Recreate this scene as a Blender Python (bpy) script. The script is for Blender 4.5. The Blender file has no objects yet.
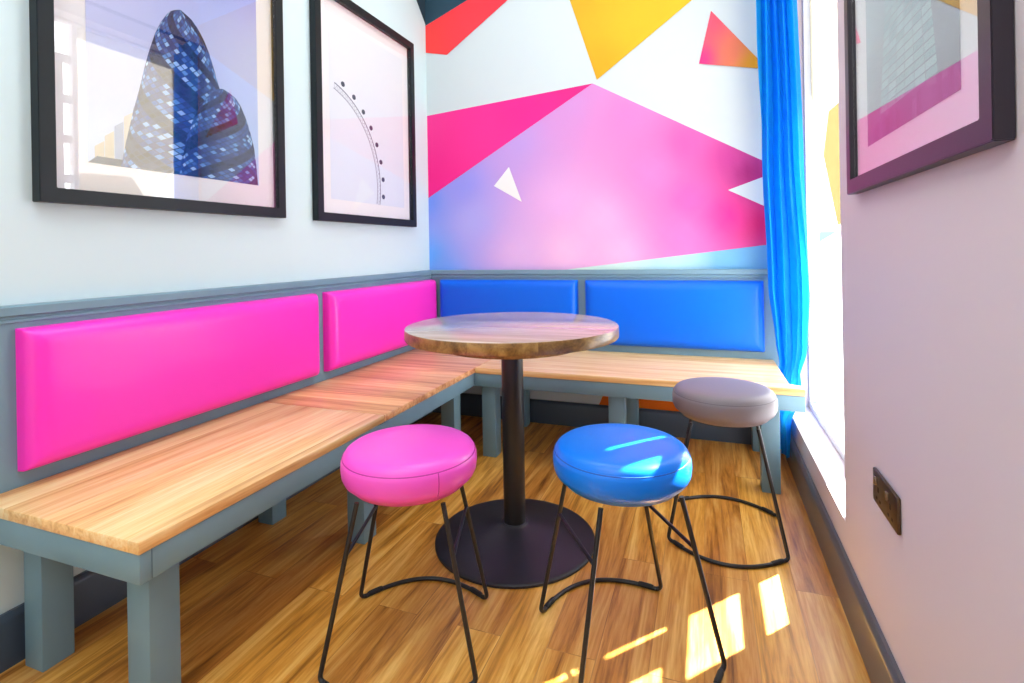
import bpy, bmesh, math, random
from mathutils import Vector, Matrix
random.seed(7)
sc = bpy.context.scene
COL = sc.collection
PI = math.pi
W, HW = 2.053, 3.2            # room width, wall height
RY = -5.2                     # how far the room runs back behind the viewer

# ---------------------------------------------------------------- helpers
def s2l(c):
    return tuple(((v/255.0)/12.92 if v/255.0 <= .04045 else ((v/255.0+.055)/1.055)**2.4) for v in c)
def rgba(c): return (*s2l(c), 1.0)

def finish(bm, name, mat, parent=None, smooth=None, kind=None):
    me = bpy.data.meshes.new(name)
    bmesh.ops.recalc_face_normals(bm, faces=bm.faces)
    bm.to_mesh(me); bm.free()
    o = bpy.data.objects.new(name, me); COL.objects.link(o)
    mats = mat if isinstance(mat, (list, tuple)) else [mat]
    for m in mats: me.materials.append(m)
    if smooth is not None:
        me.shade_smooth()
        me.set_sharp_from_angle(angle=math.radians(smooth))
    if parent: o.parent = parent
    if kind: o['kind'] = kind
    return o
def tag(o, label, cat, group=None):
    o['label'] = label; o['category'] = cat
    if group: o['group'] = group
    return o
def thing(name, label, cat, loc=(0, 0, 0), rz=0, group=None):
    o = bpy.data.objects.new(name, None); COL.objects.link(o)
    o.empty_display_size = .1
    o.location = loc; o.rotation_euler = (0, 0, rz)
    return tag(o, label, cat, group)
def box(bm, x0, x1, y0, y1, z0, z1, bev=0, seg=2, mi=0):
    r = bmesh.ops.create_cube(bm, size=1, matrix=Matrix.Translation(((x0+x1)/2, (y0+y1)/2, (z0+z1)/2)) @ Matrix.Diagonal((abs(x1-x0), abs(y1-y0), abs(z1-z0), 1)))
    vs = r['verts']; fs = list({f for v in vs for f in v.link_faces})
    for f in fs: f.material_index = mi
    if bev:
        es = list({e for v in vs for e in v.link_edges})
        bmesh.ops.bevel(bm, geom=es, offset=bev, segments=seg, profile=.5, affect='EDGES')
def boxobj(name, mat, parent, b, bev=.002, kind=None):
    bm = bmesh.new(); box(bm, *b, bev=bev); return finish(bm, name, mat, parent, 35, kind)
def lathe(bm, prof, n=64, c=(0, 0)):
    rings = []
    for r, z in prof:
        if r < 1e-6: rings.append([bm.verts.new((c[0], c[1], z))])
        else: rings.append([bm.verts.new((c[0]+r*math.cos(2*PI*i/n), c[1]+r*math.sin(2*PI*i/n), z)) for i in range(n)])
    for a, b in zip(rings, rings[1:]):
        for i in range(n):
            j = (i+1) % n
            if len(a) == 1 and len(b) == 1: continue
            if len(a) == 1: bm.faces.new((a[0], b[i], b[j]))
            elif len(b) == 1: bm.faces.new((a[i], b[0], a[j]))
            else: bm.faces.new((a[i], b[i], b[j], a[j]))
def tube(bm, pts, r, n=12, caps=True):
    pts = [Vector(p) for p in pts]; rings = []
    up = None
    for i, p in enumerate(pts):
        t = (pts[min(i+1, len(pts)-1)]-pts[max(i-1, 0)]).normalized()
        if up is None:
            up = Vector((0, 0, 1)) if abs(t.z) < .9 else Vector((1, 0, 0))
        a = t.cross(up).normalized(); b = a.cross(t).normalized(); up = b
        rr = r[i] if isinstance(r, (list, tuple)) else r
        rings.append([bm.verts.new(p+rr*(math.cos(2*PI*k/n)*a+math.sin(2*PI*k/n)*b)) for k in range(n)])
    for a, b in zip(rings, rings[1:]):
        for k in range(n): bm.faces.new((a[k], a[(k+1) % n], b[(k+1) % n], b[k]))
    if caps:
        bm.faces.new(rings[0][::-1]); bm.faces.new(rings[-1])
def polybar(bm, pts2, y0, y1, plane='xz'):
    """extrude polygon pts2 given in (a,b) between y0..y1"""
    mk = (lambda a, b, y: (a, y, b)) if plane == 'xz' else ((lambda a, b, y: (y, a, b)) if plane == 'yz' else (lambda a, b, y: (a, b, y)))
    A = [bm.verts.new(mk(a, b, y0)) for a, b in pts2]; B = [bm.verts.new(mk(a, b, y1)) for a, b in pts2]
    n = len(pts2)
    bm.faces.new(A); bm.faces.new(B[::-1])
    for i in range(n): bm.faces.new((A[i], A[(i+1) % n], B[(i+1) % n], B[i]))

# ---------------------------------------------------------------- materials
def newmat(name):
    m = bpy.data.materials.new(name); m.use_nodes = True
    nt = m.node_tree; bs = nt.nodes['Principled BSDF']
    return m, nt, bs
def N(nt, t, **kw):
    n = nt.nodes.new(t)
    for k, v in kw.items():
        if hasattr(n, k) and not k.startswith('in_'): setattr(n, k, v)
    return n
def L(nt, a, b): nt.links.new(a, b)
def plain(name, c, rough=.5, spec=.5, metal=0, bump=0, bscale=200, vary=0, vscale=6, coat=0, sheen=0):
    m, nt, bs = newmat(name)
    bs.inputs['Base Color'].default_value = rgba(c)
    bs.inputs['Roughness'].default_value = rough
    bs.inputs['Specular IOR Level'].default_value = spec
    bs.inputs['Metallic'].default_value = metal
    bs.inputs['Coat Weight'].default_value = coat
    bs.inputs['Coat Roughness'].default_value = .08
    bs.inputs['Sheen Weight'].default_value = sheen
    tc = N(nt, 'ShaderNodeTexCoord')
    if vary:
        no = N(nt, 'ShaderNodeTexNoise'); no.inputs['Scale'].default_value = vscale; no.inputs['Detail'].default_value = 5
        L(nt, tc.outputs['Object'], no.inputs['Vector'])
        hs = N(nt, 'ShaderNodeHueSaturation'); hs.inputs['Color'].default_value = rgba(c)
        mr = N(nt, 'ShaderNodeMapRange'); mr.inputs[1].default_value = .3; mr.inputs[2].default_value = .7
        mr.inputs[3].default_value = 1-vary; mr.inputs[4].default_value = 1+vary
        L(nt, no.outputs['Fac'], mr.inputs[0]); L(nt, mr.outputs[0], hs.inputs['Value'])
        L(nt, hs.outputs[0], bs.inputs['Base Color'])
    if bump:
        n2 = N(nt, 'ShaderNodeTexNoise'); n2.inputs['Scale'].default_value = bscale; n2.inputs['Detail'].default_value = 4
        L(nt, tc.outputs['Object'], n2.inputs['Vector'])
        bp = N(nt, 'ShaderNodeBump'); bp.inputs['Strength'].default_value = bump; bp.inputs['Distance'].default_value = .002
        L(nt, n2.outputs['Fac'], bp.inputs['Height']); L(nt, bp.outputs[0], bs.inputs['Normal'])
    return m
def wood(name, dark, mid, light, axis='y', scale=1.0, rough=.35, plank=0.09, coat=0.0, pvar=.14):
    """timber with grain along an axis and glued staves of width plank across it"""
    m, nt, bs = newmat(name)
    tc = N(nt, 'ShaderNodeTexCoord'); sp = N(nt, 'ShaderNodeSeparateXYZ'); L(nt, tc.outputs['Object'], sp.inputs[0])
    al, ac = ('Y', 'X') if axis == 'y' else ('X', 'Y')
    dv = N(nt, 'ShaderNodeMath', operation='DIVIDE'); dv.inputs[1].default_value = plank; L(nt, sp.outputs[ac], dv.inputs[0])
    fl = N(nt, 'ShaderNodeMath', operation='FLOOR'); L(nt, dv.outputs[0], fl.inputs[0])
    wn = N(nt, 'ShaderNodeTexWhiteNoise', noise_dimensions='1D'); L(nt, fl.outputs[0], wn.inputs['W'])
    ml = N(nt, 'ShaderNodeMath', operation='MULTIPLY'); ml.inputs[1].default_value = 13.7; L(nt, wn.outputs['Value'], ml.inputs[0])
    ad = N(nt, 'ShaderNodeMath', operation='ADD'); L(nt, sp.outputs[al], ad.inputs[0]); L(nt, ml.outputs[0], ad.inputs[1])
    cb = N(nt, 'ShaderNodeCombineXYZ')
    sA = N(nt, 'ShaderNodeMath', operation='MULTIPLY'); sA.inputs[1].default_value = 1.3*scale; L(nt, ad.outputs[0], sA.inputs[0])
    sB = N(nt, 'ShaderNodeMath', operation='MULTIPLY'); sB.inputs[1].default_value = 26*scale; L(nt, sp.outputs[ac], sB.inputs[0])
    sC = N(nt, 'ShaderNodeMath', operation='MULTIPLY'); sC.inputs[1].default_value = 26*scale; L(nt, sp.outputs['Z'], sC.inputs[0])
    L(nt, sA.outputs[0], cb.inputs[0]); L(nt, sB.outputs[0], cb.inputs[1]); L(nt, sC.outputs[0], cb.inputs[2])
    n1 = N(nt, 'ShaderNodeTexNoise'); n1.inputs['Scale'].default_value = 1.0; n1.inputs['Detail'].default_value = 6; n1.inputs['Roughness'].default_value = .6; n1.inputs['Distortion'].default_value = .6
    L(nt, cb.outputs[0], n1.inputs['Vector'])
    n2 = N(nt, 'ShaderNodeTexNoise'); n2.inputs['Scale'].default_value = 7.0; n2.inputs['Detail'].default_value = 3
    L(nt, cb.outputs[0], n2.inputs['Vector'])
    mx = N(nt, 'ShaderNodeMath', operation='MULTIPLY_ADD'); mx.inputs[1].default_value = .28; L(nt, n2.outputs['Fac'], mx.inputs[0]); L(nt, n1.outputs['Fac'], mx.inputs[2])
    cr = N(nt, 'ShaderNodeValToRGB'); e = cr.color_ramp.elements
    e[0].position = .42; e[0].color = rgba(dark); e[1].position = .82; e[1].color = rgba(light)
    k = cr.color_ramp.elements.new(.62); k.color = rgba(mid)
    L(nt, mx.outputs[0], cr.inputs[0])
    hs = N(nt, 'ShaderNodeHueSaturation'); L(nt, cr.outputs[0], hs.inputs['Color'])
    mr = N(nt, 'ShaderNodeMapRange'); mr.inputs[3].default_value = 1-pvar; mr.inputs[4].default_value = 1+pvar; L(nt, wn.outputs['Value'], mr.inputs[0]); L(nt, mr.outputs[0], hs.inputs['Value'])
    L(nt, hs.outputs[0], bs.inputs['Base Color'])
    bs.inputs['Roughness'].default_value = rough; bs.inputs['Coat Weight'].default_value = coat; bs.inputs['Coat Roughness'].default_value = .2
    bp = N(nt, 'ShaderNodeBump'); bp.inputs['Strength'].default_value = .12; bp.inputs['Distance'].default_value = .002
    L(nt, n2.outputs['Fac'], bp.inputs['Height']); L(nt, bp.outputs[0], bs.inputs['Normal'])
    return m
def floor_material():
    m, nt, bs = newmat('oak_plank_floor')
    tc = N(nt, 'ShaderNodeTexCoord'); sp = N(nt, 'ShaderNodeSeparateXYZ'); L(nt, tc.outputs['Object'], sp.inputs[0])
    cb = N(nt, 'ShaderNodeCombineXYZ'); L(nt, sp.outputs['Y'], cb.inputs[0]); L(nt, sp.outputs['X'], cb.inputs[1])
    br = N(nt, 'ShaderNodeTexBrick'); br.offset = .37; br.inputs['Scale'].default_value = 1
    br.inputs['Brick Width'].default_value = 1.25; br.inputs['Row Height'].default_value = .128; br.inputs['Mortar Size'].default_value = .0012
    br.inputs['Color1'].default_value = (0, 0, 0, 1); br.inputs['Color2'].default_value = (1, 1, 1, 1); br.inputs['Mortar'].default_value = (.2, .2, .2, 1)
    L(nt, cb.outputs[0], br.inputs['Vector'])
    off = N(nt, 'ShaderNodeMath', operation='MULTIPLY'); off.inputs[1].default_value = 9.0; L(nt, br.outputs['Color'], off.inputs[0])
    ax = N(nt, 'ShaderNodeMath', operation='MULTIPLY_ADD'); ax.inputs[1].default_value = 1.1; L(nt, sp.outputs['Y'], ax.inputs[0]); L(nt, off.outputs[0], ax.inputs[2])
    sx = N(nt, 'ShaderNodeMath', operation='MULTIPLY'); sx.inputs[1].default_value = 15; L(nt, sp.outputs['X'], sx.inputs[0])
    cv = N(nt, 'ShaderNodeCombineXYZ'); L(nt, ax.outputs[0], cv.inputs[0]); L(nt, sx.outputs[0], cv.inputs[1]); L(nt, off.outputs[0], cv.inputs[2])
    n1 = N(nt, 'ShaderNodeTexNoise'); n1.inputs['Scale'].default_value = 1.3; n1.inputs['Detail'].default_value = 7; n1.inputs['Roughness'].default_value = .62; n1.inputs['Distortion'].default_value = .9
    L(nt, cv.outputs[0], n1.inputs['Vector'])
    n2 = N(nt, 'ShaderNodeTexNoise'); n2.inputs['Scale'].default_value = 9; n2.inputs['Detail'].default_value = 3; L(nt, cv.outputs[0], n2.inputs['Vector'])
    mx = N(nt, 'ShaderNodeMath', operation='MULTIPLY_ADD'); mx.inputs[1].default_value = .25; L(nt, n2.outputs['Fac'], mx.inputs[0]); L(nt, n1.outputs['Fac'], mx.inputs[2])
    cr = N(nt, 'ShaderNodeValToRGB'); e = cr.color_ramp.elements
    e[0].position = .40; e[0].color = rgba(FLOOR_DARK); e[1].position = .86; e[1].color = rgba(FLOOR_LIGHT)
    k = e.new(.6); k.color = rgba(FLOOR_MID)
    L(nt, mx.outputs[0], cr.inputs[0])
    hs = N(nt, 'ShaderNodeHueSaturation'); L(nt, cr.outputs[0], hs.inputs['Color'])
    mr = N(nt, 'ShaderNodeMapRange'); mr.inputs[3].default_value = .82; mr.inputs[4].default_value = 1.14; L(nt, br.outputs['Color'], mr.inputs[0]); L(nt, mr.outputs[0], hs.inputs['Value'])
    mr2 = N(nt, 'ShaderNodeMapRange'); mr2.inputs[3].default_value = .492; mr2.inputs[4].default_value = .506; L(nt, br.outputs['Color'], mr2.inputs[0]); L(nt, mr2.outputs[0], hs.inputs['Hue'])
    gm = N(nt, 'ShaderNodeMix', data_type='RGBA'); gm.blend_type = 'MULTIPLY'
    inv = N(nt, 'ShaderNodeMath', operation='MULTIPLY'); inv.inputs[1].default_value = .3; L(nt, br.outputs['Fac'], inv.inputs[0])
    L(nt, inv.outputs[0], gm.inputs[0]); L(nt, hs.outputs[0], gm.inputs[6]); gm.inputs[7].default_value = (.25, .15, .08, 1)
    L(nt, gm.outputs[2], bs.inputs['Base Color'])
    bs.inputs['Roughness'].default_value = .36; bs.inputs['Specular IOR Level'].default_value = .45
    bp = N(nt, 'ShaderNodeBump'); bp.inputs['Strength'].default_value = .15; bp.inputs['Distance'].default_value = .002
    L(nt, n2.outputs['Fac'], bp.inputs['Height']); L(nt, bp.outputs[0], bs.inputs['Normal'])
    return m
def vcol_mat(name, rough=.6, spec=.3):
    m, nt, bs = newmat(name)
    at = N(nt, 'ShaderNodeAttribute'); at.attribute_name = 'Print'
    L(nt, at.outputs['Color'], bs.inputs['Base Color'])
    bs.inputs['Roughness'].default_value = rough; bs.inputs['Specular IOR Level'].default_value = spec
    return m
def glass_mat(name, tint=(1, 1, 1), ior=1.5, attr=False, rough=0.0):
    m = bpy.data.materials.new(name); m.use_nodes = True; nt = m.node_tree; nt.nodes.clear()
    out = N(nt, 'ShaderNodeOutputMaterial'); tr = N(nt, 'ShaderNodeBsdfTransparent'); gl = N(nt, 'ShaderNodeBsdfGlossy'); gl.inputs['Roughness'].default_value = rough
    fr = N(nt, 'ShaderNodeFresnel'); ge = N(nt, 'ShaderNodeNewGeometry')
    im = N(nt, 'ShaderNodeMix'); im.inputs[2].default_value = ior; im.inputs[3].default_value = 1/ior      # same reflectance from both faces of the pane
    L(nt, ge.outputs['Backfacing'], im.inputs[0]); L(nt, im.outputs[0], fr.inputs['IOR'])
    tr.inputs[0].default_value = (*tint, 1)
    if attr:
        at = N(nt, 'ShaderNodeAttribute'); at.attribute_name = 'Print'; L(nt, at.outputs['Color'], tr.inputs[0])
    mx = N(nt, 'ShaderNodeMixShader'); L(nt, fr.outputs[0], mx.inputs[0]); L(nt, tr.outputs[0], mx.inputs[1]); L(nt, gl.outputs[0], mx.inputs[2]); L(nt, mx.outputs[0], out.inputs[0])
    return m

FLOOR_DARK, FLOOR_MID, FLOOR_LIGHT = (108, 60, 14), (204, 140, 54), (245, 199, 112)
M = {}
M['wall'] = plain('pale_wall_paint', (208, 230, 235), .6, .3, bump=.05, bscale=60)
M['wall_r'] = plain('shaded_wall_paint', (204, 194, 200), .6, .3, bump=.05, bscale=60)  # darker copy of the wall paint, shade of the backlit wall mixed in
M['floor'] = floor_material()
M['slate'] = plain('slate_grey_bench_paint', (114, 148, 164), .42, .4, vary=.04, bump=.04, bscale=40)
M['skirt'] = plain('dark_slate_skirting_paint', (66, 80, 96), .35, .5, vary=.04)
M['skirt_r'] = plain('charcoal_skirting_paint', (84, 84, 90), .3, .5, vary=.05)
M['pink'] = plain('hot_pink_vinyl', (253, 52, 200), .3, .45, bump=.03, bscale=350)
M['blue'] = plain('royal_blue_vinyl', (0, 100, 230), .36, .25, bump=.03, bscale=350)
M['pinkseat'] = plain('pink_vinyl_stool', (250, 88, 210), .32, .5, bump=.03, bscale=350)
M['blueseat'] = plain('blue_vinyl_stool', (0, 124, 240), .3, .4, bump=.03, bscale=350)
M['greyseat'] = plain('taupe_grey_vinyl_stool', (126, 118, 124), .45, .4, bump=.06, bscale=350)
M['bench_y'] = wood('ash_bench_board', (208, 146, 82), (243, 196, 130), (254, 224, 170), 'y', plank=.14, coat=.12, pvar=.07)
M['bench_corner'] = wood('reddish_ash_board', (184, 112, 72), (228, 164, 112), (246, 204, 150), 'x', plank=.1, coat=.15)
M['bench_x'] = wood('honey_ash_board', (206, 144, 80), (240, 192, 126), (254, 222, 168), 'x', plank=.14, coat=.12, pvar=.07)
M['table'] = wood('oiled_oak_tabletop', (158, 138, 120), (194, 174, 156), (216, 200, 184), 'x', plank=.09, rough=.25, coat=1.0, pvar=.2)
M['tedge'] = wood('oak_table_edge', (96, 66, 28), (142, 104, 50), (176, 138, 76), 'y', plank=.2, rough=.3)
M['black'] = plain('black_powder_coated_steel', (26, 27, 32), .34, .5, bump=.02, bscale=500)
M['base'] = plain('black_cast_iron_base', (30, 31, 42), .42, .5, bump=.08, bscale=260)
M['plastic'] = plain('black_rubber_glide', (22, 24, 28), .55, .4)
M['frame'] = plain('black_wood_frame', (18, 28, 34), .42, .3, bump=.04, bscale=120)
M['frame_r'] = plain('dark_brown_wood_frame', (36, 28, 40), .4, .5, bump=.04, bscale=120)
M['mat'] = plain('white_mount_card', (238, 238, 240), .8, .2)
M['glass'] = glass_mat('picture_glass', ior=1.38); M['glass_w'] = glass_mat('reflective_picture_glass', ior=1.78); M['glass_r'] = glass_mat('glossy_picture_glass', ior=2.2)
M['print'] = vcol_mat('printed_photograph', .7, .2)
M['curtain'] = plain('bright_blue_curtain_cloth', (0, 128, 244), .6, .25, bump=.1, bscale=600)
_nt = M['curtain'].node_tree; _o = [n for n in _nt.nodes if n.type == 'OUTPUT_MATERIAL'][0]; _b = _nt.nodes['Principled BSDF']
_t = N(_nt, 'ShaderNodeBsdfTranslucent'); _t.inputs[0].default_value = rgba((40, 205, 255)); _x = N(_nt, 'ShaderNodeMixShader'); _x.inputs[0].default_value = .5
L(_nt, _b.outputs[0], _x.inputs[1]); L(_nt, _t.outputs[0], _x.inputs[2]); L(_nt, _x.outputs[0], _o.inputs[0])
M['bronze'] = plain('dark_bronze_metal', (92, 74, 56), .32, .5, metal=.7, vary=.12, vscale=30)
M['bronze_sw'] = plain('worn_bronze_switch', (150, 130, 112), .25, .5, metal=.7)
M['dark'] = plain('dark_slot', (12, 12, 12), .6)
M['mural'] = vcol_mat('printed_mural_paper', .55, .3)
M['stitch'] = plain('dark_seam_thread', (150, 20, 110), .6)
M['winframe'] = plain('white_window_paint', (236, 238, 240), .4, .4)

# ---------------------------------------------------------------- printed polygons with real colour gradients of their own
def clip_convex(poly, a, b, c):
    out = []
    for i in range(len(poly)):
        p, q = poly[i], poly[(i+1) % len(poly)]
        dp, dq = a*p[0]+b*p[1]+c, a*q[0]+b*q[1]+c
        if dp >= 0: out.append(p)
        if (dp >= 0) != (dq >= 0):
            t = dp/(dp-dq); out.append((p[0]+t*(q[0]-p[0]), p[1]+t*(q[1]-p[1])))
    return out
def idw(cps, x, z, pw=2.2):
    s = [0, 0, 0]; ws = 0
    for (px, pz), c in cps:
        w = 1/((px-x)**2+(pz-z)**2+1e-4)**(pw/2)
        ws += w
        for i in range(3): s[i] += w*s2l(c)[i]
    return (s[0]/ws, s[1]/ws, s[2]/ws, 1)
class PrintMesh:
    """flat printed polygons; mk maps (a,b,layer) to 3-D"""
    def __init__(self, mk): self.bm = bmesh.new(); self.lay = self.bm.loops.layers.float_color.new('Print'); self.mk = mk; self.k = 0
    def poly(self, pts, col, sub=0, layer=None):
        """col: one colour or list of ((a,b),colour) control points"""
        k = self.k if layer is None else layer
        if layer is None: self.k += 1
        vs = [self.bm.verts.new(self.mk(a, b, k)) for a, b in pts]
        f = self.bm.faces.new(vs); fs = [f]
        cpos = {v: p for v, p in zip(vs, pts)}
        if isinstance(col, tuple):
            for lp in f.loops: lp[self.lay] = rgba(col)
            return
        r = bmesh.ops.triangulate(self.bm, faces=[f]); fs = r['faces']
        tri = [[cpos[v] for v in g.verts] for g in fs]
        bmesh.ops.delete(self.bm, geom=fs, context='FACES_ONLY')
        n = sub or 12; cache = {}
        def V(p):
            key = (round(p[0], 5), round(p[1], 5))
            if key not in cache: cache[key] = self.bm.verts.new(self.mk(p[0], p[1], k))
            return cache[key]
        for A, B, C in tri:
            P = lambda i, j: (A[0]+(B[0]-A[0])*i/n+(C[0]-A[0])*j/n, A[1]+(B[1]-A[1])*i/n+(C[1]-A[1])*j/n)
            for i in range(n):
                for j in range(n-i):
                    trs = [(P(i, j), P(i+1, j), P(i, j+1))]
                    if i+j < n-1: trs.append((P(i+1, j), P(i+1, j+1), P(i, j+1)))
                    for t in trs:
                        try: g = self.bm.faces.new([V(p) for p in t])
                        except ValueError: continue
                        for lp, p in zip(g.loops, t): lp[self.lay] = idw(col, *p)
        loose = [v for v in self.bm.verts if not v.link_faces]
        bmesh.ops.delete(self.bm, geom=loose, context='VERTS')
    def end(self, name, mat, parent=None, flip=None):
        me = bpy.data.meshes.new(name); 
        if flip: bmesh.ops.reverse_faces(self.bm, faces=self.bm.faces)
        self.bm.to_mesh(me); self.bm.free()
        o = bpy.data.objects.new(name, me); COL.objects.link(o); me.materials.append(mat)
        if parent: o.parent = parent
        return o

# ---------------------------------------------------------------- room shell
boxobj('floor', M['floor'], None, (-.2, W+.2, RY, .2, -.08, 0), 0, 'structure')
wl = bmesh.new(); box(wl, -.15, 0, RY, .15, 0, HW)
finish(wl, 'wall_left', M['wall'], None, 30, 'structure')
# small dark tip of the mural that turns the corner is printed on wall_back; the wall itself:
pm = PrintMesh(lambda a, b, k: (a, -.0004*k, b))
WHITE = (208, 220, 226)
pm.poly([(0, 0), (W+.2, 0), (W+.2, HW), (0, HW)], WHITE)
# below the bench: orange shape
pm.poly([(1.085, .12), (1.16, .30), (W+.2, .30), (W+.2, .12)], (238, 112, 14))
# lilac / blue / pink field
big = [((0, 1.36), (116, 150, 244)), ((0, 1.0), (100, 168, 252)), ((.1, .9), (122, 166, 250)), ((.3, 1.2), (176, 172, 244)), ((.25, 1.45), (150, 152, 242)), ((.6, 1.68), (190, 156, 228)),
       ((.95, 1.9), (206, 146, 214)), ((1.08, 1.96), (212, 140, 208)), ((1.3, 1.8), (234, 128, 202)), ((.6, 1.0), (222, 184, 238)), ((.85, 1.3), (228, 172, 230)), ((1.1, 1.2), (238, 176, 224)), ((.9, 1.02), (240, 190, 232)),
       ((1.2, 1.0), (243, 178, 222)), ((1.4, 1.45), (240, 128, 200)), ((1.6, 1.3), (240, 96, 180)), ((1.6, 1.6), (226, 92, 176)), ((1.8, 1.5), (196, 60, 148)), ((1.9, 1.42), (166, 30, 116)), ((1.8, 1.2), (228, 44, 144)), ((1.97, 1.15), (206, 10, 100)), ((1.55, 1.1), (242, 118, 190)), ((2.1, 1.2), (190, 8, 92))]
pm.poly([(1.085, 1.987), (0, 1.38), (0, .70), (W+.2, .70), (W+.2, 1.31)], big, 26)
# hot pink wedge
pm.poly([(0, 1.912), (0, 1.38), (1.085, 1.987)], [((0, 1.9), (246, 52, 150)), ((0, 1.45), (244, 26, 140)), ((.35, 1.75), (246, 44, 150)), ((.7, 1.9), (240, 30, 144)), ((1.05, 1.98), (214, 24, 130))], 12)
# pale green to blue sliver under the field
pm.poly([(.80, .70), (.80, .90), (W+.2, 1.07), (W+.2, .70)], [((.9, .91), (226, 240, 226)), ((1.2, .92), (214, 238, 232)), ((1.5, .95), (180, 222, 236)), ((1.8, .97), (106, 172, 216)), ((2.1, .95), (60, 120, 180))], 14)
# white notch at the right, small white triangle
pm.poly([(1.798, 1.332), (W+.2, 1.09), (W+.2, 1.49)], WHITE)
pm.poly([(.561, 1.542), (.46, 1.431), (.641, 1.324)], (240, 242, 244))
# yellow shard
pm.poly([(1.11, 2.004), (.80, 3.0), (2.25, 2.80), (2.05, 2.66)], [((.96, 2.5), (214, 166, 14)), ((1.1, 2.05), (218, 164, 14)), ((1.35, 2.3), (228, 184, 26)), ((1.65, 2.4), (230, 188, 34)), ((1.2, 2.8), (224, 176, 22))], 10)
# red shard and dark shard at the left
pm.poly([(0, 2.495), (0, 2.321), (.151, 2.286), (.85, 2.742), (.85, 2.816)], [((0, 2.4), (250, 66, 66)), ((.3, 2.45), (248, 60, 74)), ((.55, 2.6), (236, 50, 70))], 8)
pm.poly([(0, 3.0), (0, 2.495), (.85, 2.816), (.85, 3.0)], [((0, 2.5), (44, 74, 92)), ((.4, 2.7), (36, 70, 92))], 6)
# pink to orange triangle
pm.poly([(1.729, 2.294), (1.664, 2.02), (2.0, 1.945)], [((1.68, 2.04), (236, 40, 130)), ((1.73, 2.24), (232, 80, 110)), ((1.82, 2.05), (222, 116, 90)), ((1.93, 1.98), (224, 158, 30)), ((2.0, 1.95), (224, 160, 20))], 10)
wb = pm.end('wall_back', M['mural'])
bm = bmesh.new(); bm.from_mesh(wb.data); box(bm, -.15, W+.2, .0005, .15, 0, HW)
lay = bm.loops.layers.float_color['Print']
for f in bm.faces:
    for lp in f.loops:
        if lp[lay][3] == 0 or (lp[lay][0] == 0 and lp[lay][1] == 0 and lp[lay][2] == 0): lp[lay] = rgba(WHITE)
bm.to_mesh(wb.data); bm.free()
wb['kind'] = 'structure'
# right wall with the window opening
OY0, OY1, OZ0, OZ1, RD = -1.248, -.05, .225, 2.55, .2
bm = bmesh.new()
box(bm, W, W+RD, RY, OY0, 0, HW); box(bm, W, W+RD, OY1, 0.0, 0, HW)
box(bm, W, W+RD, OY0, OY1, 0, OZ0);  box(bm, W, W+RD, OY0, OY1, OZ1, HW)
bmesh.ops.remove_doubles(bm, verts=bm.verts, dist=1e-5)
finish(bm, 'wall_right', M['wall_r'], None, 30, 'structure')
# small dark mural tip carried round the corner
pt = PrintMesh(lambda a, b, k: (.0006, a, b)); pt.poly([(0, 2.9), (-.12, 2.62), (-.045, 2.545), (0, 2.50)], (40, 58, 72))
o = pt.end('wall_corner', M['mural'], bpy.data.objects['wall_left'])

boxobj('ceiling', M['wall'], None, (-.15, W+.2, RY, .15, 3.0, 3.1), 0, 'structure')
# skirting boards: moulded top edge
def skirting(name, mat, prof, a0, a1, frm):
    bm = bmesh.new(); A = [bm.verts.new(frm(d, z, a0)) for d, z in prof]; B = [bm.verts.new(frm(d, z, a1)) for d, z in prof]
    n = len(prof); bm.faces.new(A); bm.faces.new(B[::-1])
    for i in range(n): bm.faces.new((A[i], A[(i+1) % n], B[(i+1) % n], B[i]))
    return finish(bm, name, mat, None, 25, 'structure')
SP = [(0, 0), (.02, 0), (.02, .118), (.017, .126), (.012, .131), (.009, .135), (0, .135)]
skirting('baseboard_left', M['skirt'], SP, RY, 0, lambda d, z, a: (d, a, z))
skirting('baseboard_back', M['skirt'], SP, 0.02, W-.02, lambda d, z, a: (a, -.006-d, z))
skirting('baseboard_right', M['skirt_r'], SP, RY, -.03, lambda d, z, a: (W-d, a, z))
# painted back panels with capping rail
PP = [(.0, .40), (.026, .40), (.026, .868), (.032, .870), (.032, .876), (.028, .879), (.028, .885), (.036, .888), (.036, .909), (.032, .913), (0, .913)]
skirting('trim_1', M['slate'], PP, -2.32, -.036, lambda d, z, a: (d+.001, a, z))
skirting('trim_2', M['slate'], PP, .001, W-.012, lambda d, z, a: (a, -.006-d, z))

# ---------------------------------------------------------------- window
win = bpy.data.objects.new('window_1', None); COL.objects.link(win); win['kind'] = 'structure'
GX = W+.13
bm = bmesh.new()
fw = .02
box(bm, GX-.03, GX+.03, OY0, OY0+.04, OZ0, OZ1, .004); box(bm, GX-.03, GX+.03, OY1-fw, OY1, OZ0, OZ1, .004)
box(bm, GX-.03, GX+.03, OY0+.035, OY1-fw, OZ0, OZ0+.03, .004); box(bm, GX-.03, GX+.03, OY0+.035, OY1-fw, OZ1-fw, OZ1, .004)
finish(bm, 'window_frame', M['winframe'], win, 30)
MUN = -.805
bm = bmesh.new(); box(bm, GX-.025, GX+.025, OY0+.035, -1.10, OZ0+.03, OZ1-fw, .004); finish(bm, 'side_panel', M['winframe'], win, 30)
bm = bmesh.new(); box(bm, GX-.025, GX+.025, MUN-.015, MUN+.015, OZ0+.03, OZ1-fw, .004); finish(bm, 'mullion', M['winframe'], win, 30)
for z in (.515, .77, 1.025, 1.28, 1.535, 1.79, 2.045, 2.3):
    bm = bmesh.new(); box(bm, GX-.012, GX+.012, -1.101, MUN-.014, z-.027, z+.027, .003); finish(bm, 'glazing_bar', M['winframe'], win, 30)
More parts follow.
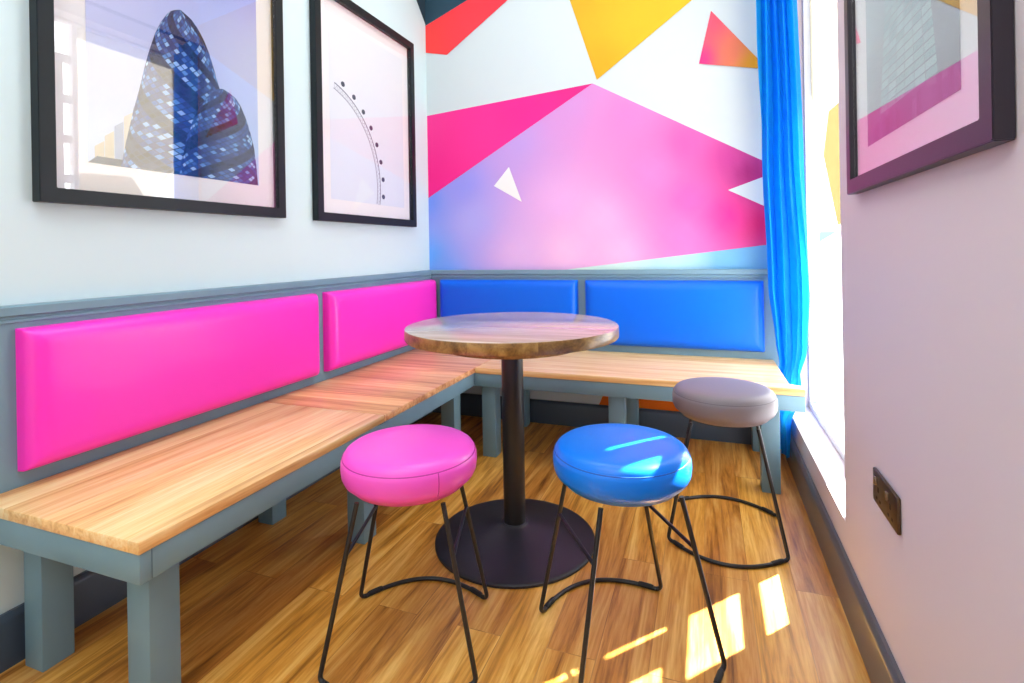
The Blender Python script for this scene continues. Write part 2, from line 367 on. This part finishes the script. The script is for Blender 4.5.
for z0, z1 in ((.797, .998), (1.052, 1.253), (1.307, 1.508), (1.562, 1.763), (1.817, 2.018), (2.072, 2.273)):
    bm = bmesh.new(); box(bm, GX-.008, GX+.008, -.985, -.865, z0, z1, .002); finish(bm, 'glazing_bar', M['winframe'], win, 30)
boxobj('clear_pane', glass_mat('window_glass'), win, (GX-.002, GX+.002, -1.105, MUN-.01, OZ0+.025, OZ1-fw+.005), 0)
# frosted pane carrying a printed film of pale shapes, lit from the street
m = bpy.data.materials.new('frosted_printed_glass'); m.use_nodes = True; nt = m.node_tree; nt.nodes.clear()
out = N(nt, 'ShaderNodeOutputMaterial'); tl = N(nt, 'ShaderNodeBsdfTranslucent'); gl = N(nt, 'ShaderNodeBsdfGlossy'); gl.inputs['Roughness'].default_value = .05
at = N(nt, 'ShaderNodeAttribute'); at.attribute_name = 'Print'; L(nt, at.outputs['Color'], tl.inputs[0])
mx = N(nt, 'ShaderNodeMixShader'); mx.inputs[0].default_value = .06; L(nt, tl.outputs[0], mx.inputs[1]); L(nt, gl.outputs[0], mx.inputs[2]); L(nt, mx.outputs[0], out.inputs[0])
y0, y1 = MUN+.01, OY1-fw+.005; z0, z1 = OZ0+.025, OZ1-fw+.005
p = PrintMesh(lambda a, b, k: (GX, a, b))
p.poly([(y0, z0), (y1, z0), (y1, z1), (y0, z1)], (190, 190, 190))
p.end('frosted_pane', m, win)
fm = bpy.data.materials.new('clear_coloured_film'); fm.use_nodes = True; nt = fm.node_tree; nt.nodes.clear()
out = N(nt, 'ShaderNodeOutputMaterial'); tr = N(nt, 'ShaderNodeBsdfTransparent'); at = N(nt, 'ShaderNodeAttribute'); at.attribute_name = 'Print'
L(nt, at.outputs['Color'], tr.inputs[0]); L(nt, tr.outputs[0], out.inputs[0])
p = PrintMesh(lambda a, b, k: (GX-.001-.0005*k, a, b))
def film(poly, c):
    q = clip_convex(poly, 1, 0, -y0); q = clip_convex(q, -1, 0, y1); q = clip_convex(q, 0, -1, z1)
    p.poly(q, c)
film([(-.579, 1.112), (.228, 2.153), (.9, 3.0), (-1.5, 3.0), (-1.5, 1.112)], (188, 180, 162))
film([(-.9, 1.58), (-.45, 1.60), (-.33, 1.43), (-.579, 1.112), (-.9, 1.112)], (146, 134, 98))
film([(-.22, 1.130), (-.577, 1.085), (-.22, 1.093)], (122, 106, 115))
film([(-.22, 1.093), (-.577, 1.085), (-.22, 1.045)], (86, 112, 118))
p.end('printed_film', fm, win)

# ---------------------------------------------------------------- benches
def leg_obj(par, x, y, s=.072, top=.36):
    return boxobj('leg', M['slate'], par, (x, x+s, y, y+s, 0, top), .003)
b1 = thing('wooden_bench', 'long pale wood bench with slate grey frame along the white left wall', 'bench', group='fixed corner benches')
D_, L_, E_ = .593, -2.281, .629
TB = .4236
boxobj('seat_board', M['bench_y'], b1, (.03, D_, L_, -1.409, TB, .45), .003)
boxobj('seat_board', M['bench_corner'], b1, (.03, D_, -1.407, -.034, TB, .45), .003)
A0, A1 = .359, TB-.0005
boxobj('apron', M['slate'], b1, (D_-.03, D_-.004, L_+.0305, -E_+.03, A0, A1), .0025)
boxobj('apron', M['slate'], b1, (.03, D_-.004, L_+.004, L_+.03, A0, A1), .0025)
for y in (-2.2, -1.46, -.745):
    leg_obj(b1, .464, y-(.022 if y < -2 else 0), top=A1); leg_obj(b1, .048, y, top=A1)
    boxobj('cross_rail', M['slate'], b1, (.121, .463, y+.012, y+.042, A0, A1), .002)
b2 = thing('wooden_bench', 'short pale wood bench with slate grey frame under the blue cushions', 'bench', group='fixed corner benches')
bm = bmesh.new()
pts = [(D_+.002, -E_), (W-.002, -E_), (W-.002, -.56), (2.0, -.54), (2.0, -.034), (D_+.002, -.034)]
polybar(bm, pts, TB, .45, 'xy'); bmesh.ops.bevel(bm, geom=list(bm.edges), offset=.003, segments=2, affect='EDGES')
finish(bm, 'seat_board', M['bench_x'], b2, 35)
boxobj('apron', M['slate'], b2, (D_-.0035, W-.003, -E_+.004, -E_+.03, A0, A1), .0025)
for x in (.615, 1.25, 1.888):
    leg_obj(b2, x, -.592, top=A1); leg_obj(b2, x, -.12, top=A1)
    boxobj('cross_rail', M['slate'], b2, (x+.02, x+.05, -.519, -.121, A0, A1), .002)

# ---------------------------------------------------------------- backrest cushions
def cushion(label, mat, w, h, loc, rz, cat_group):
    """padded panel in local coords: x along, y outward (negative), z up; origin at lower left back"""
    bm = bmesh.new()
    nx, nz = max(24, int(w/.02)), 22
    ed = .045; th = .042
    def prof(t, s):      # t distance from edge
        return th*(1-(1-min(1, t/ed))**2.6)**.5
    def puff(u, v): return .012*(math.sin(PI*u)**.6)*(math.sin(PI*v)**.6)
    grid = []
    xs = [0, .0015, .004, .008, .014, .022, .032, .045]; 
    X = xs+[.045+(w-.09)*i/nx for i in range(1, nx)]+[w-x for x in xs[::-1]]
    Z = xs+[.045+(h-.09)*i/nz for i in range(1, nz)]+[h-x for x in xs[::-1]]
    for x in X:
        row = []
        for z in Z:
            t1, t2 = min(x, w-x), min(z, h-z)
            a = prof(t1, 0)/th; b = prof(t2, 0)/th
            d = th*min(a, b)*.55+th*a*b*.45
            y = -(.012*min(1, min(t1, t2)/.0015)*1.0+d+puff(x/w, z/h)*min(1, min(t1, t2)/ed))
            row.append(bm.verts.new((x, y, z)))
        grid.append(row)
    for i in range(len(X)-1):
        for j in range(len(Z)-1):
            bm.faces.new((grid[i][j], grid[i+1][j], grid[i+1][j+1], grid[i][j+1]))
    # sides and back
    loop = [grid[i][0] for i in range(len(X))]+[grid[-1][j] for j in range(1, len(Z))]+[grid[i][-1] for i in range(len(X)-2, -1, -1)]+[grid[0][j] for j in range(len(Z)-2, 0, -1)]
    back = [bm.verts.new((v.co.x, 0, v.co.z)) for v in loop]
    n = len(loop)
    for i in range(n): bm.faces.new((loop[i], loop[(i+1) % n], back[(i+1) % n], back[i]))
    bm.faces.new(back)
    o = finish(bm, 'backrest_cushion', mat, None, 50)
    o.location = loc; o.rotation_euler = (0, 0, rz)
    return tag(o, label, 'cushion', cat_group)
ZC, HC = .489, .365
# left wall: local x runs along world +Y, outward = +X  -> rotate so local -y = +X : rz = +90deg
cushion('long hot pink padded back cushion nearest the viewer on the left wall', M['pink'], 1.081, HC, (.0272, -2.198, ZC), PI/2, 'pink wall cushions')
cushion('shorter hot pink padded back cushion running into the room corner', M['pink'], 1.018, HC, (.0272, -1.052, ZC), PI/2, 'pink wall cushions')
cushion('shorter royal blue padded back cushion beside the corner behind the round table', M['blue'], .885, HC, (.102, -.0325, ZC), 0, 'blue wall cushions')
cushion('longer royal blue padded back cushion next to the blue curtain', M['blue'], .926, HC, (1.032, -.0325, ZC), 0, 'blue wall cushions')

# ---------------------------------------------------------------- table
tb = thing('round_table', 'round wooden cafe table on a black pedestal in front of the corner bench', 'table', (1.026, -1.251, 0))
R, ZT = .377, .767
bm = bmesh.new(); lathe(bm, [(0, ZT), (R-.004, ZT), (R-.001, ZT-.0015), (R, ZT-.004), (R, ZT-.036), (R-.003, ZT-.040), (0, ZT-.040)], 128)
for f in bm.faces:
    if abs(f.calc_center_median().z-ZT) > .001 and abs(f.calc_center_median().z-(ZT-.04)) > .001: f.material_index = 1
finish(bm, 'tabletop', [M['table'], M['tedge']], tb, 40)
bm = bmesh.new(); lathe(bm, [(0, ZT-.0402), (.262, ZT-.0402), (.262, ZT-.055), (.250, ZT-.074), (0, ZT-.074)], 64); finish(bm, 'underside_disc', M['tedge'], tb, 40)
bm = bmesh.new(); lathe(bm, [(0, ZT-.0745), (.10, ZT-.0745), (.10, ZT-.080), (.039, ZT-.082), (.039, .060), (.0, .060)], 48); finish(bm, 'column', M['black'], tb, 40)
bm = bmesh.new(); lathe(bm, [(0, .066), (.044, .066), (.048, .062), (.054, .059), (.09, .049), (.16, .033), (.23, .020), (.272, .0135), (.280, .0115), (.284, .008), (.284, .001), (.28, 0), (0, 0)], 128); finish(bm, 'base', M['base'], tb, 40)

# ---------------------------------------------------------------- stools
def make_stool(label, seatmat, loc, rz, seamc, seam_at):
    sm = plain('seam_cord', seamc, .5)
    t = thing('low_stool', label, 'stool', loc, rz, 'padded wire stools')
    R, Z1, Z0 = .180, .519, .416
    bm = bmesh.new()
    prof = [(0, Z1+.004), (.06, Z1+.0035), (.11, Z1+.002), (.145, Z1-.001), (.160, Z1-.005), (.169, Z1-.0115), (.1735, Z1-.019), (.1745, Z1-.022), (.1765, Z1-.0235), (.1795, Z1-.034), (.180, Z1-.05), (.178, Z1-.068), (.172, Z1-.081), (.163, Z1-.089), (.15, Z0+.001), (.12, Z0), (0, Z0)]
    lathe(bm, prof, 96)
    seat = finish(bm, 'seat', seatmat, t, 60)
    bm = bmesh.new(); n = 96
    tube(bm, [(.1752*math.cos(2*PI*i/n), .1752*math.sin(2*PI*i/n), Z1-.0225) for i in range(n+1)], .0014, 8, False)
    finish(bm, 'piping', sm, seat, 60)
    bm = bmesh.new(); a = seam_at
    zz = [-.0235, -.034, -.05, -.068, -.081]; rr = [.1765, .1795, .180, .178, .172]
    tube(bm, [((r+.0002)*math.cos(a), (r+.0002)*math.sin(a), Z1+z) for r, z in zip(rr, zz)], .0011, 6)
    finish(bm, 'seam', sm, seat, 60)
    bm = bmesh.new(); lathe(bm, [(0, Z0-.0005), (.135, Z0-.0005), (.135, Z0-.006), (.12, Z0-.008), (0, Z0-.008)], 48); finish(bm, 'mounting_plate', M['black'], t, 40)
    r = .0062; TX, TY, FX = .108, .128, .19
    zt, zf = Z0-.006, r
    def leg_pt(sx, sy, z):
        k = (zt-z)/(zt-zf); fy = .165 if sy < 0 else .138
        return Vector((sx*(TX+(FX-TX)*k), sy*(TY-.012+(fy-TY+.012)*k), z))
    for sx in (-1, 1):
        for sy in (-1, 1):
            bm = bmesh.new(); a, b = leg_pt(sx, sy, zt), leg_pt(sx, sy, .022)
            c = leg_pt(sx, sy, zf)
            # bend into the runner
            q = Vector((sx*(FX-.016), c.y+sy*.008, zf))
            pts = [a, (a+b)/2, b]+[(1-s)**2*b+2*s*(1-s)*c+s*s*q for s in (.2, .4, .6, .8, 1)]
            tube(bm, pts, r, 12); finish(bm, 'leg', M['black'], t, 60)
    for sy in (-1, 1):
        c = leg_pt(1, sy, zf); x0 = FX-.016; bow = .085
        P = lambda x: Vector((x, sy*(abs(c.y)+.008+bow*(1-(x/x0)**2)), zf+.0008*0))
        bm = bmesh.new(); tube(bm, [P(-x0+2*x0*i/28) for i in range(29)], r, 12)
        rn = finish(bm, 'floor_rod', M['black'], t, 60)
        for sx in (-1, 1):
            bm = bmesh.new(); pp = [P(sx*(x0-.004-.034*i/6)) for i in range(7)]
            for p in pp: p.z += .0016
            tube(bm, pp, [.0066, .0078, .0078, .0078, .0078, .0078, .0066], 12); finish(bm, 'rubber_glide', M['plastic'], rn, 60)
    for sx in (-1, 1):
        bm = bmesh.new(); zb = .285
        tube(bm, [leg_pt(sx, -1, zb), leg_pt(sx, 1, zb)], .005, 10); finish(bm, 'brace', M['black'], t, 60)
    return t
make_stool('low stool with hot pink round padded seat on black wire legs', M['pinkseat'], (.925, -1.782, 0), math.radians(18), (196, 40, 150), -PI/2+.62)
make_stool('low stool with bright blue round padded seat on black wire legs', M['blueseat'], (1.462, -1.606, 0), math.radians(34), (0, 78, 180), PI/2)
make_stool('low stool with taupe grey round padded seat near the blue curtain', M['greyseat'], (1.735, -.934, 0), math.radians(-1), (96, 90, 96), PI/2)

# ---------------------------------------------------------------- pictures
def picture(label, w, h, fwid, dep, framemat, print_fn, loc, rz, mat_b, group, gmat):
    """local: x along wall, z up, -y out of wall; origin bottom-left at the wall"""
    t = thing('framed_picture', label, 'picture', loc, rz, group)
    bm = bmesh.new()
    o4 = [(0, 0), (w, 0), (w, h), (0, h)]; i4 = [(fwid, fwid), (w-fwid, fwid), (w-fwid, h-fwid), (fwid, h-fwid)]
    def ring(pts, y): return [bm.verts.new((a, y, b)) for a, b in pts]
    ob, of = ring(o4, 0), ring(o4, -dep)
    inn, inb = ring(i4, -dep), ring(i4, -.004)
    for A, B in ((ob, of), (of, inn), (inn, inb), (inb, ob)):
        for k in range(4): bm.faces.new((A[k], A[(k+1) % 4], B[(k+1) % 4], B[k]))
    bmesh.ops.bevel(bm, geom=[e for e in bm.edges], offset=.0015, segments=2, affect='EDGES')
    finish(bm, 'frame', framemat, t, 30)
    f = fwid-.001
    boxobj('mount_board', M['mat'], t, (f, w-f, -.0075, -.0035, f, h-f), 0)
    # bevelled window of the mount is where the print shows
    x0, x1, z0, z1 = mat_b
    pmx = PrintMesh(lambda a, b, k: (a, -.0082-.0001*k, b))
    print_fn(pmx, x0, x1, z0, z1)
    pmx.end('print', M['print'], t)
    boxobj('glass', gmat, t, (f+.0015, w-f-.0015, -dep+.011, -dep+.009, f+.0015, h-f-.0015), 0)
    return t
def clip_rect(poly, x0, x1, z0, z1):
    for a, b, c in ((1, 0, -x0), (-1, 0, x1), (0, 1, -z0), (0, -1, z1)):
        poly = clip_convex(poly, a, b, c)
        if len(poly) < 3: return []
    return poly
def pod_tower(p, outl, rect, seed, nz, nu, sl):
    """curved glazed tower with diamond panes; outl = [(z, left, right)] from the foot to the tip"""
    rnd = random.Random(seed); x0, x1, z0, z1 = rect
    zb, zt = outl[0][0], outl[-1][0]
    def LR(t):
        z = zb+(zt-zb)*t
        for (a, l0, r0), (b, l1, r1) in zip(outl, outl[1:]):
            if z <= b+1e-9:
                k = (z-a)/(b-a); return z, l0+(l1-l0)*k, r0+(r1-r0)*k
        return zt, outl[-1][1], outl[-1][2]
    def XZ(u, t):
        z, l, r = LR(max(0, min(1, t))); return ((l+r)/2+u*(r-l)/2, z)
    lay = p.k; p.k += 3
    for i in range(60):
        q = [XZ(-1, i/60), XZ(1, i/60), XZ(1, (i+1)/60), XZ(-1, (i+1)/60)]
        q = clip_rect(q, x0, x1, z0, z1)
        if q: p.poly(q, (36, 50, 100), layer=lay)
    sw = lambda cc: math.sin(max(-1, min(1, cc/nu))*PI/2)
    for r in range(nz):
        for c in range(-nu+1, nu):
            if (r+c) % 2: continue
            t = (r+.5)/nz; dt = .84/nz
            band = (c+r*sl) % 15
            if band < 5: col = rnd.choice([(20, 26, 62), (28, 34, 78), (36, 44, 92)])
            else: col = rnd.choice([(42, 74, 150), (62, 104, 180), (34, 60, 132), (96, 146, 210), (50, 84, 160), (150, 190, 236), (40, 56, 120)])
            q = [XZ(sw(c), t-dt), XZ(sw(c+.84), t), XZ(sw(c), t+dt), XZ(sw(c-.84), t)]
            q = clip_rect(q, x0, x1, z0, z1)
            if q: p.poly(q, col, layer=lay+1)
def print_towers(p, x0, x1, z0, z1):
    p.poly([(x0, z0), (x1, z0), (x1, z1), (x0, z1)], [((x0, z0), (196, 214, 240)), ((x1, z0), (176, 204, 240)), ((x0, z1), (176, 172, 232)), ((x1, z1), (160, 160, 226)), ((x1, (z0+z1)/2), (180, 196, 238)), ((x0, .6*z0+.4*z1), (196, 204, 240))], 10)
    # low street buildings at the left
    rnd = random.Random(3); w = x1-x0
    for i in range(9):
        a = x0+w*(.03+.045*i); hh = .05+.035*i
        q = clip_rect([(a, z0), (a+w*.043, z0), (a+w*.043, z0+hh+.02), (a, z0+hh)], x0, x1, z0, z1)
        p.poly(q, rnd.choice([(170, 184, 206), (198, 190, 168), (150, 166, 196), (206, 200, 186)]), layer=1)
    p.poly([(x0, z0), (x0+.44*w, z0), (x0+.44*w, z0+.022), (x0+.04*w, z0+.022)], (52, 66, 96), layer=2)
    p.k = 3
    r = (x0, x1, z0, z1)
    pod_tower(p, [(.06, .215, .66), (.13, .225, .655), (.204, .24, .645), (.30, .262, .628), (.377, .283, .608), (.458, .302, .580), (.516, .318, .560), (.575, .337, .539), (.622, .358, .515), (.655, .378, .490), (.675, .395, .468), (.69, .424, .432)], r, 5, 58, 13, 1)
    pod_tower(p, [(.06, .40, .755), (.13, .412, .748), (.20, .430, .742), (.27, .447, .732), (.33, .470, .714), (.38, .497, .694), (.42, .525, .672), (.445, .547, .650), (.46, .570, .618), (.466, .588, .594)], r, 9, 46, 12, -1)
def print_wheel(p, x0, x1, z0, z1):
    p.poly([(x0, z0), (x1, z0), (x1, z1), (x0, z1)], [((x0, z0), (218, 228, 240)), ((x1, z0), (220, 229, 240)), ((x0, z1), (228, 231, 238)), ((x1, z1), (229, 233, 239))], 6)
    p.k = 1
    # observation-wheel rim sweeping down to the right, seen from below
    cx, cz = WC; lay = 1
    def arc(r0, r1, col, lay, a0=-11, a1=76, asp=WA):
        n = 40
        for i in range(n):
            A, B = math.radians(a0+(a1-a0)*i/n), math.radians(a0+(a1-a0)*(i+1)/n)
            q = [(cx+asp*r0*math.cos(A), cz+r0*math.sin(A)), (cx+asp*r1*math.cos(A), cz+r1*math.sin(A)), (cx+asp*r1*math.cos(B), cz+r1*math.sin(B)), (cx+asp*r0*math.cos(B), cz+r0*math.sin(B))]
            q = clip_rect(q, x0, x1, z0, z1)
            if q: p.poly(q, col, layer=lay)
    Rw = WR
    arc(Rw, Rw+.006, (108, 112, 132), 1); arc(Rw-.028, Rw-.023, (140, 144, 162), 1)
    n = 34
    for i in range(n):
        A, B = math.radians(-11+87*i/n), math.radians(-11+87*(i+.5)/n)
        for a, b in ((A, B), (B, math.radians(-11+87*(i+1)/n))):
            ra, rb = (Rw, Rw-.025) if a == A else (Rw-.025, Rw)
            P, Q = (cx+WA*ra*math.cos(a), cz+ra*math.sin(a)), (cx+WA*rb*math.cos(b), cz+rb*math.sin(b))
            dx, dz = Q[0]-P[0], Q[1]-P[1]; l = math.hypot(dx, dz); nx, nz = -dz/l*.0012, dx/l*.0012
            q = clip_rect([(P[0]-nx, P[1]-nz), (P[0]+nx, P[1]+nz), (Q[0]+nx, Q[1]+nz), (Q[0]-nx, Q[1]-nz)], x0, x1, z0, z1)
            if q: p.poly(q, (150, 154, 170), layer=2)
    for k in range(8):
        a = math.radians(-4.8+10.6*k); pc = (cx+WA*(Rw+.032)*math.cos(a), cz+(Rw+.032)*math.sin(a))
        q = [(pc[0]+0.0155*math.cos(2*PI*i/12), pc[1]+.0135*math.sin(2*PI*i/12)) for i in range(12)]
        q = clip_rect(q, x0, x1, z0, z1)
        if q: p.poly(q, (56, 62, 84), layer=3)
WC, WR, WA = (.038, .2), .487, 1.0
def print_spire(p, x0, x1, z0, z1):
    h_ = z1-z0; p.poly([(x0, z0), (x1, z0), (x1, z1), (x0, z1)], [((x0, z0), (66, 54, 84)), ((x1, z0), (70, 58, 88)), (((x0+x1)/2, z0), (62, 50, 80)), ((x0, z0+.12*h_), (112, 112, 134)), ((x1, z0+.16*h_), (112, 110, 132)), ((x0, z0+.3*h_), (150, 172, 184)), ((x1, z0+.34*h_), (152, 172, 184)), ((x0, z1), (170, 192, 200)), ((x1, z1), (170, 190, 200))], 16)
    w, h = x1-x0, z1-z0; p.k = 1
    # tapering glazed tower, floor by floor
    cx = x0+.52*w; rnd = random.Random(2)
    n = 46
    for i in range(n):
        t0, t1 = i/n, (i+.82)/n
        hw = lambda t: .30*w*(1-t)+.008
        for s in range(6):
            f0, f1 = -1+s/3, -1+(s+.94)/3
            q = [(cx+hw(t0)*f0, z0+.06*h+.86*h*t0), (cx+hw(t0)*f1, z0+.06*h+.86*h*t0), (cx+hw(t1)*f1, z0+.06*h+.86*h*t1), (cx+hw(t1)*f0, z0+.06*h+.86*h*t1)]
            p.poly(q, rnd.choice([(118, 156, 164), (128, 164, 170), (110, 146, 158), (138, 172, 178)]), layer=1)
    # dark rooftops along the bottom
    for i in range(22):
        a = x0+w*i/22; hh = h*(.03+.03*rnd.random())
        p.poly([(a, z0), (a+w/22, z0), (a+w/22, z0+hh), (a, z0+hh)], rnd.choice([(60, 48, 78), (80, 68, 98), (96, 84, 112), (68, 58, 88)]), layer=2)
ZF = 1.183
picture('black framed print of two domed glass towers, left of the pair on the left wall', .871, 1.115, .040, .034, M['frame'], print_towers, (.001, -2.144, ZF), PI/2, (.132, .753, .125, .99), 'pictures on the left wall', M['glass_w'])
picture('black framed print of a big wheel rim, right of the pair beside the mural', .867, 1.115, .040, .034, M['frame'], print_wheel, (.001, -1.078, ZF), PI/2, (.119, .767, .11, .99), 'pictures on the left wall', M['glass'])
# right wall: local x runs along world -Y
picture('dark brown framed print of a tapering tower on the right wall by the window', .738, 1.1, .036, .024, M['frame_r'], print_spire, (W-.001, -1.441, 1.161), -PI/2, (.13, .61, .10, .98), None, M['glass_r'])

# ---------------------------------------------------------------- socket
so = thing('wall_socket', 'dark bronze double power socket low on the right wall', 'socket', (W-.0005, -1.561, .431), -PI/2)
bm = bmesh.new(); box(bm, 0, .168, -.008, 0, 0, .077, .003); finish(bm, 'plate', M['bronze'], so, 35)
for x in (.043, .125):
    bm = bmesh.new(); box(bm, x-.006-.014, x+.006-.014, -.0125, -.0075, .047, .066, .0015); finish(bm, 'rocker_switch', M['bronze_sw'], so, 35)
    bm = bmesh.new()
    box(bm, x-.004, x+.004, -.0086, -.0078, .034, .045); box(bm, x-.016, x-.008, -.0086, -.0078, .014, .020); box(bm, x+.008, x+.016, -.0086, -.0078, .014, .020)
    finish(bm, 'pin_holes', M['dark'], so, 35)

# ---------------------------------------------------------------- curtain
def lerp(tab, z):
    for (z0, a), (z1, b) in zip(tab, tab[1:]):
        if z <= z1 or (z1, b) == tab[-1]:
            t = max(0, min(1, (z-z0)/(z1-z0))); t = t*t*(3-2*t)
            return a+(b-a)*t
LX = [(.06, 1.998), (.30, 2.004), (.45, 2.012), (.56, 1.998), (.85, 1.972), (1.5, 1.952), (2.62, 1.942)]
LY = [(.06, -.14), (2.62, -.125)]
RX = [(.06, 2.022), (.22, 2.026), (.30, 2.058), (.36, 2.09), (.55, 2.135), (.80, 2.150), (1.5, 2.126), (2.62, 2.112)]
RYc = [(.06, -.36), (.30, -.34), (.46, -.18), (.82, -.15), (2.62, -.14)]
AMP = [(.06, .012), (.28, .018), (.45, .022), (.8, .036), (2.62, .042)]
bm = bmesh.new(); NS, NZ = 150, 90
rows = []
for j in range(NZ+1):
    z = .06+(2.62-.06)*j/NZ; row = []
    a = Vector((lerp(LX, z), lerp(LY, z))); b = Vector((lerp(RX, z), lerp(RYc, z))); d = (b-a); nrm = Vector((d.y, -d.x)).normalized()
    am = lerp(AMP, z)
    for i in range(NS+1):
        s = i/NS
        ph = 2*PI*4.2*(s**.85+.05*math.sin(1.6*z+4*s))+.4*math.sin(1.1*z)+2.2
        off = am*(math.sin(ph)+.22*math.sin(2.3*ph+1.5*z))*.95
        sl = .018*math.sin(2*ph)*min(1, am/.03)
        p = a+d*s+nrm*off+d.normalized()*sl*.5
        row.append(bm.verts.new((min(p.x, 2.165), min(p.y, -.062), z)))
    rows.append(row)
for j in range(NZ):
    for i in range(NS): bm.faces.new((rows[j][i], rows[j][i+1], rows[j+1][i+1], rows[j+1][i]))
cu = finish(bm, 'curtain', M['curtain'], None, 80)
tag(cu, 'bright blue full-length curtain gathered in the corner by the window', 'curtain')
rod = thing('curtain_rod', 'black curtain rod above the window holding the blue curtain', 'curtain rod')
bm = bmesh.new(); tube(bm, [(W-.06, -1.4, 2.64), (W-.06, -.02, 2.64)], .011, 16); finish(bm, 'pole', M['black'], rod, 60)
for y in (-1.35, -.06):
    bm = bmesh.new(); box(bm, W-.055, W-.0005, y-.006, y+.006, 2.60, 2.66, .002); finish(bm, 'bracket', M['black'], rod, 40)

# ---------------------------------------------------------------- light
w = bpy.data.worlds.new('sky'); sc.world = w; w.use_nodes = True
nt = w.node_tree; nt.nodes.clear()
out = N(nt, 'ShaderNodeOutputWorld'); bg = N(nt, 'ShaderNodeBackground'); L(nt, bg.outputs[0], out.inputs[0])
tc = N(nt, 'ShaderNodeTexCoord'); sp = N(nt, 'ShaderNodeSeparateXYZ'); L(nt, tc.outputs['Generated'], sp.inputs[0])
# bright street side of the sky, low towards +X
mr = N(nt, 'ShaderNodeMapRange'); mr.interpolation_type = 'SMOOTHSTEP'; mr.inputs[1].default_value = .35; mr.inputs[2].default_value = .75; L(nt, sp.outputs['X'], mr.inputs[0])
mz = N(nt, 'ShaderNodeMapRange'); mz.interpolation_type = 'SMOOTHSTEP'; mz.inputs[1].default_value = .45; mz.inputs[2].default_value = .75; mz.inputs[3].default_value = 1; mz.inputs[4].default_value = 0; L(nt, sp.outputs['Z'], mz.inputs[0])
mu = N(nt, 'ShaderNodeMath', operation='MULTIPLY'); L(nt, mr.outputs[0], mu.inputs[0]); L(nt, mz.outputs[0], mu.inputs[1])
st = N(nt, 'ShaderNodeMapRange'); st.inputs[3].default_value = 0.92; st.inputs[4].default_value = 7.5; L(nt, mu.outputs[0], st.inputs[0])
bg.inputs['Color'].default_value = (.95, .985, 1.0, 1); L(nt, st.outputs[0], bg.inputs['Strength'])
sl = bpy.data.lights.new('sun', 'SUN'); sl.energy = 75; sl.angle = math.radians(.6); sl.color = (1, 1, 1)
so_ = bpy.data.objects.new('sun', sl); COL.objects.link(so_)
dirv = Vector((-1, -1.12, -1.31)).normalized()
so_.rotation_euler = dirv.to_track_quat('-Z', 'Y').to_euler()

for i, (y, e) in enumerate(((-1.0, 16.5), (-2.7, 22), (-4.3, 22))):  # unseen soft fill lights added below the ceiling, imitating bounced light
    al = bpy.data.lights.new('overhead_fill', 'AREA'); al.shape = 'RECTANGLE'; al.size = 1.5; al.size_y = 1.2; al.energy = e; al.color = (1, .99, .97)
    ao = bpy.data.objects.new('overhead_fill', al); COL.objects.link(ao); ao.location = (W/2, y, 2.985)
al = bpy.data.lights.new('window_portal', 'AREA'); al.shape = 'RECTANGLE'; al.size = OZ1-OZ0; al.size_y = OY1-OY0; al.cycles.is_portal = True
ao = bpy.data.objects.new('window_portal', al); COL.objects.link(ao); ao.location = (W+.21, (OY0+OY1)/2, (OZ0+OZ1)/2); ao.rotation_euler = (0, PI/2, 0)
al = bpy.data.lights.new('rear_portal', 'AREA'); al.shape = 'RECTANGLE'; al.size = W; al.size_y = 3.0; al.cycles.is_portal = True
ao = bpy.data.objects.new('rear_portal', al); COL.objects.link(ao); ao.location = (W/2, RY-.01, 1.5); ao.rotation_euler = (PI/2, 0, 0)

# ---------------------------------------------------------------- camera
f, yaw, roll, sy = 526.3164, .3532703, -.0167938, -91.4182
cam = bpy.data.cameras.new('camera'); co = bpy.data.objects.new('camera', cam); COL.objects.link(co); sc.camera = co
cam.sensor_fit = 'HORIZONTAL'; cam.sensor_width = 36; cam.lens = f/1024*36; cam.shift_y = sy/1024; cam.clip_start = .02
fwv = Vector((-math.sin(yaw), math.cos(yaw), 0)); rt = Vector((math.cos(yaw), math.sin(yaw), 0)); up = Vector((0, 0, 1))
r3 = rt*math.cos(roll)+up*math.sin(roll); u3 = up*math.cos(roll)-rt*math.sin(roll)
mw = Matrix.Identity(4)
for i in range(3): mw[i][0], mw[i][1], mw[i][2] = r3[i], u3[i], -fwv[i]
mw.translation = Vector((1.68418, -3.01831, 1.03291))
co.matrix_world = mw

vs = sc.view_settings
vs.view_transform = 'Standard'; vs.look = 'None'; vs.gamma = 1; vs.use_curve_mapping = False; vs.exposure = 0.0
sc.cycles.use_denoising = True
sc.cycles.max_bounces = 8; sc.cycles.transparent_max_bounces = 12
sc.cycles.sample_clamp_indirect = 6
